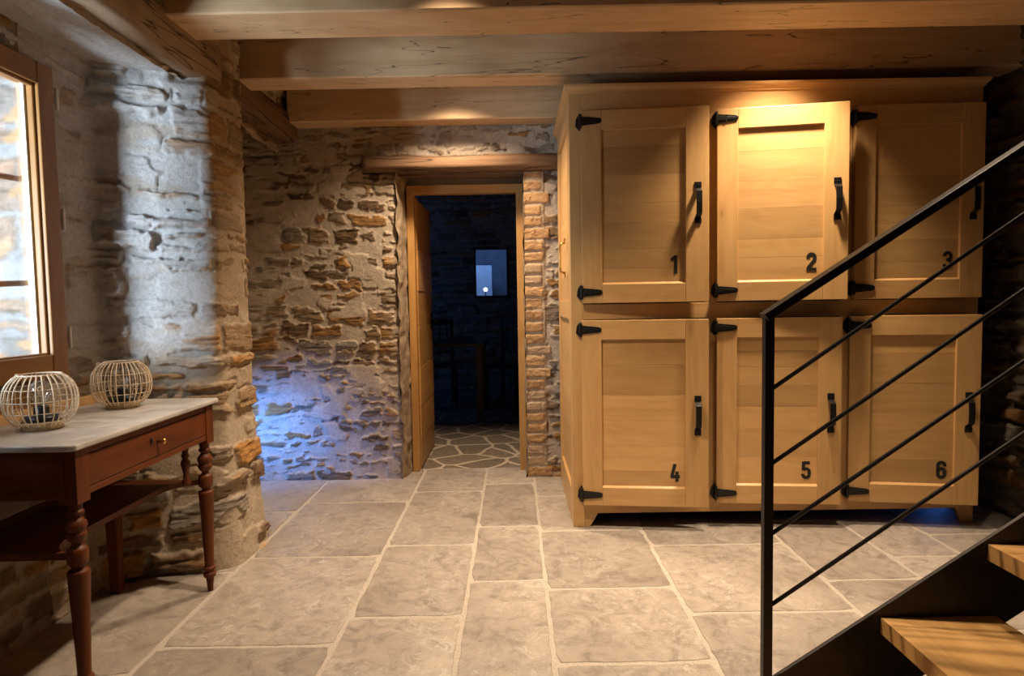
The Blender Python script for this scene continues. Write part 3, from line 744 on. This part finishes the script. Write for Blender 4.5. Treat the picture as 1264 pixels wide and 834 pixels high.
# right side, back, shelves, top
cs.box(CW - .02, CW - .0005, .03, CD, .07, CZ, 0, .95); cs.box(CW - .02, CW - .0005, .03, .10, 0, .07, 0, .95); cs.box(CW - .02, CW - .0005, CD - .08, CD, 0, .07, 0, .95); cs.box(.022, CW - .02, CD - .012, CD - .002, .07, CZ, 3); cs.box(.022, CW - .02, .03, CD - .012, .07, .09, 3); cs.box(.022, CW - .02, .03, CD - .012, 1.07, 1.09, 3)  # right side raised between its feet to let the added blue lamp under
cs.box(.022, CW - .02, .03, CD - .012, CZ - .02, CZ - .001, 3)
for xa in (.69, 1.355): cs.box(xa, xa + .018, .03, CD - .012, .09, CZ - .02, 3)
cs.build('carcass', [OAK['z'], OAK['x'], OAK['y'], SHADOWGAP], cab, bevel=.002)
cr = MB()   # crown moulding
prof = [(0, 0), (-.006, .004), (-.008, .012), (-.016, .020), (-.022, .028), (-.024, .040), (.03, .040), (.03, 0)]
def crown(mb):
    # front run with mitred left return
    pts_f = []; n = len(prof)
    vs = []; 
    for (a, z) in prof:
        vs.append((a if a < 0 else a, CD, CZ + z - .001))
    for (a, z) in prof: vs.append((a, a, CZ + z - .001))
    for (a, z) in prof: vs.append((CW - a, a, CZ + z - .001))
    for (a, z) in prof: vs.append((CW - a, CD, CZ + z - .001))
    fs = []
    for s in range(3):
        for i in range(n):
            j = (i + 1) % n; fs.append((s * n + i, s * n + j, (s + 1) * n + j, (s + 1) * n + i))
    fs += [tuple(range(n)), tuple(range(3 * n, 4 * n))]
    mb.add(vs, fs, 0, 1.0)
crown(cr); cr.box(.0, CW, .0, CD, CZ + .034, CZ + .038, 0, .9); cr.build('crown_moulding', OAK['x'], cab)
# small pull on the left side
mb = MB(); mb.tube([(-.002, .36, 1.29), (-.022, .36, 1.30), (-.026, .36, 1.33), (-.026, .36, 1.42), (-.022, .36, 1.45), (-.002, .36, 1.46)], .006, 8)
mb.box(-.003, .002, .34, .38, 1.27, 1.30); mb.box(-.003, .002, .34, .38, 1.45, 1.48); mb.build('side_pull', BRASS, cab)['label'] = 'thin metal pull on the side panel'

def arc(cx, cy, r, a0, a1, n=12, ry=None):
    ry = ry or r
    return [(cx + r * math.cos(math.radians(a0 + (a1 - a0) * i / n)), cy + ry * math.sin(math.radians(a0 + (a1 - a0) * i / n))) for i in range(n + 1)]
DIG = {
 '1': [[(.30, 0), (.30, 1.0)], [(.34, .93), (.06, .76)]],
 '2': [[(.085, .69)] + arc(.255, .745, .17, 180, 0) + [(.425, .68), (.40, .58), (.10, .18), (.092, .085)], [(.0, .085), (.51, .085)]],
 '3': [[(.085, .71)] + arc(.255, .745, .17, 180, 0) + [(.425, .66), (.39, .57), (.30, .525), (.19, .525)], [(.30, .525), (.39, .48), (.425, .39), (.425, .255)] + arc(.255, .255, .17, 0, -180)[1:] + [(.085, .29)]],
 '4': [[(.27, 1.0), (.085, .285)], [(.02, .285), (.53, .285)], [(.37, .58), (.37, 0)]],
 '5': [[(.46, .915), (.105, .915)], [(.12, .98), (.105, .50)], [(.09, .50), (.14, .555), (.24, .585), (.34, .565), (.41, .49), (.425, .38), (.425, .255)] + arc(.255, .255, .17, 0, -180)[1:] + [(.085, .29)]],
 '6': [[(.425, .70)] + arc(.255, .745, .17, 0, 180) + [(.085, .255)] + arc(.255, .255, .17, 180, 360)[1:] + [(.425, .40)] + arc(.255, .40, .17, 0, 165, ry=.17)],
}
def digit(mb, ch, cx, cz, y, hgt=.088):
    """number painted on the panel: flat strokes of even width"""
    hw = .088
    for si, path in enumerate(DIG[ch]):
        P = [Vector(p) for p in path]; L_ = []; R_ = []
        for i, p in enumerate(P):
            a = (P[i] - P[i - 1]).normalized() if i else (P[1] - P[0]).normalized(); b = (P[i + 1] - P[i]).normalized() if i < len(P) - 1 else a
            t = (a + b).normalized(); n = Vector((-t.y, t.x)); k = hw / max(.6, n.dot(Vector((-a.y, a.x))))
            L_.append(p + n * k); R_.append(p - n * k)
        yy = y - .0012 - .0002 * si
        q = lambda v, yv: (cx + (v.x - .255) * hgt, yv, cz + (v.y - .5) * hgt)
        n = len(P)
        vs = [q(v, yy) for v in L_] + [q(v, yy) for v in R_] + [q(v, y + .0004) for v in L_] + [q(v, y + .0004) for v in R_]
        fs = []
        for i in range(n - 1):
            fs += [(i, i + 1, n + i + 1, n + i), (2 * n + i, 3 * n + i, 3 * n + i + 1, 2 * n + i + 1), (i, 2 * n + i, 2 * n + i + 1, i + 1), (n + i, n + i + 1, 3 * n + i + 1, 3 * n + i)]
        fs += [(0, n, 3 * n, 2 * n), (n - 1, 3 * n - 1, 4 * n - 1, 2 * n - 1)]
        mb.add(vs, fs)
def locker_door(ch, xh, z0, z1, w_, ang):
    """door local frame: x from the hinge edge, y = 0 at the back face, -y towards the viewer, z from the door bottom"""
    h = z1 - z0; T = .030; sw, sr = .098, .110
    r = random.Random(ord(ch) * 7)
    mb = MB()
    mb.box(0, sw, -T, 0, 0, h, 0, r.uniform(.94, 1.06)); mb.box(w_ - sr, w_, -T, 0, 0, h, 0, r.uniform(.94, 1.06))
    mb.box(sw, w_ - sr, -T + .0005, 0, h - .096, h, 1, r.uniform(.94, 1.06)); mb.box(sw, w_ - sr, -T + .0005, 0, 0, .092, 1, r.uniform(.94, 1.06))
    d = mb.build('locker_door', [OAK['z'], OAK['x']], cab, bevel=.0025)
    d.location = (xh - CX, -.0015, z0); d.rotation_euler = (0, 0, -math.radians(ang))
    d['label'] = 'panelled oak door numbered ' + ch
    # panel of horizontal boards
    p = MB(); z = .086
    while z < h - .093:
        zn = z + r.uniform(.075, .15)
        if zn > h - .14: zn = h - .091
        p.box(sw - .006, w_ - sr + .006, -T + .0135 + r.uniform(0, .0006), -.006, z, zn - .0006, 0, r.uniform(.76, 1.16)); z = zn
    # small sloping bead round the field
    p.prism([(-T + .004, .0915), (-T + .014, .0915), (-T + .014, .100)], 'x', sw, w_ - sr, 0, 1.05)
    p.build('panel', OAK['x'], d)
    # number
    n = MB(); digit(n, ch, w_ - .160, (1.309 - z0) if z0 > 1 else (.288 - z0), -T + .0135); n.build('number', PAINTBLK, d)
    # forged pull: two foot plates and a bowed strap
    hx = w_ - .052; hz0, hz1 = ((1.502 - z0, 1.700 - z0) if z0 > 1 else (.478 - z0, .672 - z0))
    q = MB(); yf = -T
    for s_, zz in ((1, hz0), (-1, hz1)):
        q.box(hx - .016, hx + .016, yf - .005, yf, min(zz, zz + s_ * .028), max(zz, zz + s_ * .028))
        q.lathe([(.0, -.003), (.004, -.002), (.0045, 0)], (hx, yf - .005, zz + s_ * .013), 8)
    prof = [(yf - .001, hz0 + .024), (yf - .004, hz0 + .030), (yf - .034, hz0 + .046), (yf - .037, (hz0 + hz1) / 2), (yf - .034, hz1 - .046), (yf - .004, hz1 - .030), (yf - .001, hz1 - .024)]
    pin = [(a + .006, z) for a, z in prof]; poly = prof + pin[::-1]
    q.prism(poly, 'x', hx - .0135, hx + .0135)
    q.build('handle', IRON, d, bevel=.0015)
    # strap hinges
    for hz in ((2.004 - z0, 1.180 - z0) if z0 > 1 else (.997 - z0, .174 - z0)):
        k = MB(); yf = -T
        k.prism([(-.026, hz - .016), (-.022, hz + .016), (-.010, hz + .036), (-.001, hz + .038), (-.001, hz - .038), (-.010, hz - .036)], 'y', -.012, -.0015)
        k.lathe([(.0065, -.034), (.0075, -.032), (.0075, .032), (.0065, .034)], (-.003, -T - .004, hz), 10)
        k.box(-.008, -.002, -T, -.002, hz - .026, hz + .026)
        k.prism([(-.002, hz - .022), (-.002, hz + .022), (.085, hz + .0135), (.096, hz + .009), (.099, hz), (.096, hz - .009), (.085, hz - .0135)], 'y', yf - .006, yf)
        k.prism([(.004, hz - .010), (.004, hz + .010), (.08, hz + .006), (.08, hz - .006)], 'y', yf - .0095, yf - .005)
        for sx, sz in ((.042, .014), (.042, -.014), (.090, 0)): k.obox((sx, yf - .0075, hz + sz), (.0035, 0, 0), (0, .002, 0), (0, 0, .0035))
        k.build('hinge', IRON, d, bevel=.0012)
for ch, xh, z0, z1, w_, a in (('1', .335, 1.127, 2.056, .609, 4.0), ('2', .997, 1.127, 2.050, .597, 9.8), ('3', 1.662, 1.125, 2.060, .617, 1.0),
                            ('4', .329, .120, 1.043, .611, 6.5), ('5', .994, .120, 1.043, .594, 5.2), ('6', 1.650, .120, 1.044, .588, 9.5)):
    locker_door(ch, xh, z0, z1, w_, a)

# ------------------------------------------------------------------ WASHSTAND TABLE
TX, TY = -1.43, 2.168; TL, TD, TZ = .872, .455, .775
tb = empty('side_table', (TX, TY, 0)); tag(tb, 'reddish wooden side table with marble top and turned legs below the window', 'table')
xf, xb, ya, yb = TD / 2, -TD / 2, -TL / 2, TL / 2
mb = MB(); mb.prism([(xf, ya + .012), (xf, yb - .008), (xf - .008, yb), (xb, yb), (xb, ya), (xf - .018, ya)], 'z', TZ - .018, TZ); mb.build('marble_top', MARBLE, tb, bevel=.005)
mb = MB(); mb.box(xb - .006, xb + .014, ya + .02, yb - .03, TZ - .001, TZ + .034); mb.build('back_rail', OAK['y'], tb, bevel=.004)
mb = MB()       # apron: ends and back; front holds the drawer
zt, zb = TZ - .018, .618
mb.box(xb + .03, xf - .05, ya + .022, ya + .042, zb, zt, 1); mb.box(xb + .03, xf - .05, yb - .042, yb - .022, zb, zt, 1); mb.box(xb + .012, xb + .03, ya + .03, yb - .03, zb, zt, 0)
mb.box(xf - .042, xf - .020, ya + .07, yb - .07, zt - .022, zt, 0); mb.box(xf - .042, xf - .020, ya + .07, yb - .07, zb, zb + .020, 0, .95); mb.box(xf - .045, xf - .038, ya + .07, yb - .07, zb, zt, 0, .6)
mb.build('apron', [MAHOG['y'], MAHOG['x']], tb, bevel=.002)
mb = MB(); mb.box(xf - .040, xf - .0195, ya + .075, yb - .075, zb + .022, zt - .024, 0, 1.05)
dr = mb.build('drawer', MAHOG['y'], tb, bevel=.004)
mb = MB(); mb.tube([(xf - .022, .01, .690), (xf - .010, .01, .690), (xf - .004, .01, .690), (xf + .004, .01, .690), (xf + .008, .01, .690)], .01, 12, rs=[.006, .005, .009, .010, .005]); mb.build('knob', BRASS, dr)
mb = MB(); mb.lathe([(.001, -.010), (.006, -.008), (.006, .008), (.001, .010)], (xf - .0195, -.03, .700), 10); mb.build('keyhole', IRON, dr)
LEGP = [(.0, .0), (.011, .0), (.0125, .03), (.0155, .055), (.024, .062), (.025, .074), (.019, .080), (.018, .086), (.024, .092), (.024, .098), (.0175, .104), (.022, .25), (.0285, .395), (.0295, .402), (.027, .409), (.017, .413), (.016, .42),
        (.024, .428), (.027, .434), (.0265, .45), (.027, .466), (.024, .473), (.014, .480), (.0135, .488), (.021, .496), (.026, .505), (.027, .513), (.022, .521), (.023, .524), (.028, .533), (.027, .545), (.019, .555), (.0135, .562), (.014, .566), (.022, .571), (.022, .578), (.017, .583), (.019, .60), (.019, .606)]
for sy in (ya + .056, yb - .056):
    mb = MB(); mb.box(xf - .070, xf - .016, sy - .028, sy + .028, .602, zt, 0); mb.lathe(LEGP, (xf - .043, sy, 0), 20, 0)
    mb.build('leg', MAHOG['z'], tb, bevel=.0015)
for sy in (ya + .056, yb - .056):
    mb = MB(); c0 = (xb + .035, sy)
    vs = [(c0[0] + a * s_, c0[1] + b * s_, z) for z, s_ in ((0, .018), (.60, .026), (zt, .026)) for a, b in ((-1, -1), (1, -1), (1, 1), (-1, 1))]
    mb.add(vs, [(0, 3, 2, 1), (8, 9, 10, 11)] + [(k * 4 + i, k * 4 + (i + 1) % 4, k * 4 + 4 + (i + 1) % 4, k * 4 + 4 + i) for k in (0, 1) for i in range(4)])
    mb.build('leg', MAHOG['z'], tb, bevel=.0015)
# lower shelf with a concave front between the legs
pts = []
for i in range(13): 
    a = i / 12 * PI / 2; pts.append((xf - .045 - .115 * math.sin(a), yb - .060 - .14 * (1 - math.cos(a))))
for i in range(13):
    a = (12 - i) / 12 * PI / 2; pts.append((xf - .045 - .115 * math.sin(a), ya + .060 + .14 * (1 - math.cos(a))))
pts += [(xb + .02, ya + .05), (xb + .02, yb - .05)]
mb = MB(); mb.prism(pts, 'z', .435, .455); mb.box(xb + .02, xb + .036, ya + .05, yb - .05, .455, .482); mb.build('lower_shelf', MAHOG['y'], tb, bevel=.003)
for sy in (yb - .125, ya + .125):
    mb = MB(); mb.lathe([(.010, .454), (.016, .458), (.017, .468), (.010, .478), (.009, .50), (.017, .53), (.017, .545), (.010, .555), (.014, .565), (.014, .572), (.010, .58), (.016, .60), (.017, .620)], (xf - .085, sy, 0), 14)
    mb.build('spindle', MAHOG['z'], tb)

# ------------------------------------------------------------------ LANTERNS
def make_lantern():
    root = empty('rattan_lantern')
    mb = MB(); mb.lathe([(.060, 0), (.064, .002), (.064, .026), (.062, .028), (.054, .028), (.054, .012), (.0, .012), (.0, .0)], n=28); mb.build('base_ring', RATTANB, root)
    Z0, Z1 = .018, .186; zc, rz, R = .098, .104, .113
    rad = lambda z: R * (max(0, 1 - abs((z - zc) / rz) ** 2.3)) ** .5
    rr = random.Random(3)
    n = 30; base = None
    mb = MB(); mb.tube([(rad(Z0 + (Z1 - Z0) * i / 14), 0, Z0 + (Z1 - Z0) * i / 14) for i in range(15)], .0022, 6)
    base = mb.build('rib', RATTAN, root)
    for i in range(1, n):
        c = base.copy(); COL.objects.link(c); c.parent = root; c.rotation_euler = (0, 0, 2 * PI * (i + rr.uniform(-.15, .15)) / n)
    for z, th in ((.030, .0016), (.062, .0014), (.100, .0016), (.140, .0014), (.184, .003)):
        mb = MB(); q = rad(z) - .001; mb.tube([(q * math.cos(2 * PI * k / 36), q * math.sin(2 * PI * k / 36), z) for k in range(36)], th, 6, True); mb.build('hoop', RATTAN, root)
    for s_ in (-1, 1):
        mb = MB(); mb.tube([(s_ * (rad(.178) + .004 + .006 * math.cos(k * PI / 5)), .0, .178 + .008 * math.sin(k * PI / 5)) for k in range(10)], .002, 6, True); mb.build('handle_loop', RATTAN, root)
    mb = MB(); mb.lathe([(.0, .012), (.053, .012), (.054, .040), (.050, .046), (.026, .047), (.024, .05), (.024, .074), (.020, .078), (.0, .078)], n=24); so = mb.build('lamp_socket', BLACKPL, root)
    mb = MB(); mb.lathe([(.014, .076), (.0145, .082), (.020, .092), (.032, .108), (.038, .125), (.036, .141), (.028, .153), (.014, .161), (.001, .163)], n=24); bu = mb.build('bulb', BULB, root)
    mb = MB(); mb.tube([(-.007, 0, .078), (-.007, 0, .138), (0, 0, .144), (.007, 0, .138), (.007, 0, .078)], .0028, 6); mb.build('filament', FILAMENT, bu)
    return root
l1 = make_lantern(); l1.scale = (.87, .87, .92); l1.location = (-1.470, 1.985, TZ + .0005); tag(l1, 'round rattan lantern with a clear bulb nearer the viewer, cut by the left edge', 'lantern', 'rattan lanterns on the marble table')
l2 = copy_tree(l1); l2.location = (-1.462, 2.385, TZ + .0005); l2.rotation_euler = (0, 0, .5); tag(l2, 'round rattan lantern with a clear bulb at the far end of the marble table', 'lantern', 'rattan lanterns on the marble table')

# ------------------------------------------------------------------ STAIRCASE
SY = 1.65
stair = empty('staircase', (.645, SY, 0)); tag(stair, 'open staircase with black steel side and wooden treads climbing to the right', 'staircase')
ox = .645
def stringer(y0, y1):
    mb = MB(); k = .660
    X1 = 2.42
    top = lambda x: .153 + k * (x - .665); bot = lambda x: .148 + k * (x - 1.038) - .006
    mb.prism([(.628 - ox, 0), (.628 - ox, top(.628)), (X1 - ox, top(X1)), (X1 - ox, bot(X1)), (1.038 - .142 / k - ox + .0, 0.0)], 'y', y0, y1)
    mb.build('stringer', STEEL, stair, bevel=.0015)
stringer(-.006, .006); stringer(-.796, -.784)
for i in range(7):
    x0 = .938 + .273 * (i - 1); zt = .311 + .190 * (i - 1)
    if i == 0: zt = .125
    if x0 + .3 > 2.46: break
    mb = MB(); wn = 4; wt = .298 / wn; r = random.Random(20 + i)
    for j in range(wn): mb.box(x0 - ox + wt * j, x0 - ox + wt * (j + 1), -.782, -.008, zt - .042, zt, 0, r.uniform(.92, 1.08))
    mb.build('tread', TREADW, stair)
# railing of the same staircase
rl = MB(); rl.box(.633 - ox, .657 - ox, -.012, .012, .10, 1.100, 0); rl.build('newel_post', STEEL, stair, bevel=.002)
mb = MB(); dx = Vector((1, 0, .640)).normalized(); up = Vector((-.640, 0, 1)).normalized(); L = 2.1
c0 = Vector((.633 - ox, 0, 1.095)) + dx * (L / 2); mb.obox(c0, dx * (L / 2), Vector((0, .021, 0)), up * .0105); mb.build('handrail', STEEL, stair, bevel=.002)
for z in (.912, .718, .533, .344):
    k = .686; x1 = 2.40; mb = MB(); mb.tube([(.655 - ox, 0, z), (x1 - ox, 0, z + k * (x1 - .655))], .0055, 10); mb.build('rod', STEEL, stair)
mb = MB(); mb.box(2.38 - ox, 2.404 - ox, -.012, .012, 1.20, 2.225); mb.build('newel_post', STEEL, stair, bevel=.002)

# ------------------------------------------------------------------ DARK ROOM FURNITURE
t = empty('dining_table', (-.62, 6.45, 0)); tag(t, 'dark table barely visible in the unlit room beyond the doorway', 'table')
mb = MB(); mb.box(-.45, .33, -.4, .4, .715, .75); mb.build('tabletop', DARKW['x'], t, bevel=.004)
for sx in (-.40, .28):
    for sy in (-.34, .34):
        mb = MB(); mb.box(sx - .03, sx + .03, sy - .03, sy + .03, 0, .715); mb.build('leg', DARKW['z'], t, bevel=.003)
def chair(x, y, rz, label):
    c = empty('slat_back_chair', (x, y, 0), rz); tag(c, label, 'chair')
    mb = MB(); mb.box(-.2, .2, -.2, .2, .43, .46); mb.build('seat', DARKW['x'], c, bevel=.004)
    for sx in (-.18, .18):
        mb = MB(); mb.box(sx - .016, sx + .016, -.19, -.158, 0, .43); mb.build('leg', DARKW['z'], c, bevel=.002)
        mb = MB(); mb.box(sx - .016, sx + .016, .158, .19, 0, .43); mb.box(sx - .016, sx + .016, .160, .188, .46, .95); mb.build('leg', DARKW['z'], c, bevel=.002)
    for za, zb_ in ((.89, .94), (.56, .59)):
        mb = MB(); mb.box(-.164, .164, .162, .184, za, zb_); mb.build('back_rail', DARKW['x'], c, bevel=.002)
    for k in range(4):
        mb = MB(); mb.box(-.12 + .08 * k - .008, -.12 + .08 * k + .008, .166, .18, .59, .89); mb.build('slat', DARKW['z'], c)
chair(-.07, 7.0, -.5, 'dark slat-back chair at the right, faint in the unlit room beyond the doorway')
chair(-.86, 7.15, .2, 'dark slat-back chair behind the table, faint in the unlit room beyond the doorway')
# what shows through the far little window: dusk-lit yard with a pale wall and an added glowing ball
w = MB(); w.obox((-.62, 9.35, 1.20), (.30, .04, 0), (0, .05, 0), (.0, 0, .45)); tag(w.build('yard_wall', PALE), 'pale wall seen through the small far window', 'wall')
w = MB(); w.box(-2.6, 2.0, 9.75, 9.85, 0, 3.0); w.box(-2.6, 2.0, 8.45, 9.85, -.05, .0); w.box(-2.7, -2.6, 8.45, 9.85, 0, 3.0); w.box(2.0, 2.1, 8.45, 9.85, 0, 3.0); w.box(-2.6, 2.0, 8.4, 9.85, 3.0, 3.1); tag(w.build('yard_enclosure', simple('dusk_render', (.10, .11, .13), .9, 0, .2, 8, .2)), kind='structure')  # side walls and roof added to keep sky light out of the yard
t = empty('added_glow_ball', (-.40, 9.05, 1.30)); tag(t, 'added glowing ball for the small white spot in the far window', 'lamp')
mb = MB(); mb.lathe([(.002, -.03), (.022, -.022), (.032, 0), (.022, .022), (.002, .03)], n=16); mb.build('globe', emis('ball_glow', (.85, .95, 1.0), 2.2), t)  # glow added for a white spot; ball and stem are made up
mb = MB(); mb.box(-.006, .006, -.006, .006, -1.30, -.028); mb.build('stem', IRON, t)

# ------------------------------------------------------------------ LIGHT
WARM = (1.0, .77, .54)
def spot(name, loc, to, power, ang=110, blend=.6, col=WARM, size=.04):
    l = bpy.data.lights.new(name, 'SPOT'); l.energy = power; l.color = col; l.spot_size = math.radians(ang); l.spot_blend = blend; l.shadow_soft_size = size
    o = bpy.data.objects.new(name, l); COL.objects.link(o); o.location = loc
    o.rotation_euler = (Vector(to) - Vector(loc)).to_track_quat('-Z', 'Y').to_euler(); return o
def area(name, loc, to, power, sx, sy, col):
    l = bpy.data.lights.new(name, 'AREA'); l.shape = 'RECTANGLE'; l.size = sx; l.size_y = sy; l.energy = power; l.color = col
    o = bpy.data.objects.new(name, l); COL.objects.link(o); o.location = loc
    o.rotation_euler = (Vector(to) - Vector(loc)).to_track_quat('-Z', 'Y').to_euler(); return o
spot('spot_a', (-.32, 3.70, 2.47), (-.40, 3.72, 0), 230, 124, 1.0, size=.07)
spot('spot_b', (1.27, 2.925, 2.47), (1.22, 2.84, 0), 235, 94, 1.0, size=.06)
spot('spot_c', (-.25, 2.26, 2.47), (-.14, 2.16, 0), 225, 102, .9)
spot('spot_d', (1.27, 2.15, 2.47), (1.27, 2.15, 0), 110, 78, .9)  # extra spot added for the lower doors and treads
DAY = (.68, .83, 1.0)
area('daylight_window', (-2.10, .76, 1.22), (-1.72, 2.4, 1.62), 600, .60, 1.0, DAY)
area('daylight_alcove', (-1.97, 3.66, .52), (-1.54, 4.15, .34), 5.5, .35, .5, (.075, .27, 1.0))
bpy.data.lights['daylight_alcove'].spread = math.radians(60)
area('added_floor_glow', (2.60, 3.90, .06), (1.6, 3.45, 0.0), .8, .28, .09, (.07, .25, 1.0))  # blue lamp added for the glow on the floor under the cabinet
area('dusk_room', (-2.6, 6.6, 1.7), (-.6, 8.2, 1.0), 4.2, .8, 1.0, (.08, .26, 1.0))
area('dusk_yard', (-.5, 8.62, 2.4), (-.5, 9.4, 1.0), 20, 1.2, .3, (.20, .42, 1.0))

w = bpy.data.worlds.new('World'); sc.world = w; w.use_nodes = True
bg = w.node_tree.nodes['Background']; bg.inputs[0].default_value = (.62, .78, 1.0, 1); bg.inputs[1].default_value = 2.0

# ------------------------------------------------------------------ CAMERA
F, IW, IH = 800.0, 1264, 834
p, y, r = math.radians(3.35825), math.radians(.27017), math.radians(.95)
fw = Vector((-math.sin(y) * math.cos(p), math.cos(y) * math.cos(p), -math.sin(p)))
rt = fw.cross(Vector((0, 0, 1))).normalized(); up = rt.cross(fw)
rt2 = rt * math.cos(r) - up * math.sin(r); up2 = up * math.cos(r) + rt * math.sin(r)
cam = bpy.data.cameras.new('camera'); co = bpy.data.objects.new('camera', cam); COL.objects.link(co)
cam.sensor_fit = 'HORIZONTAL'; cam.sensor_width = 36; cam.lens = F / IW * 36; cam.clip_start = .05
m = Matrix((rt2, up2, -fw)).transposed().to_4x4(); m.translation = (0, 0, 1.15); co.matrix_world = m
sc.camera = co
vs_ = sc.view_settings; vs_.view_transform = 'Standard'; vs_.look = 'None'; vs_.exposure = 0.0; vs_.gamma = 1.0; vs_.use_curve_mapping = False
sc.cycles.max_bounces = 8; sc.cycles.diffuse_bounces = 3; sc.cycles.transparent_max_bounces = 12; sc.cycles.caustics_reflective = False; sc.cycles.caustics_refractive = False
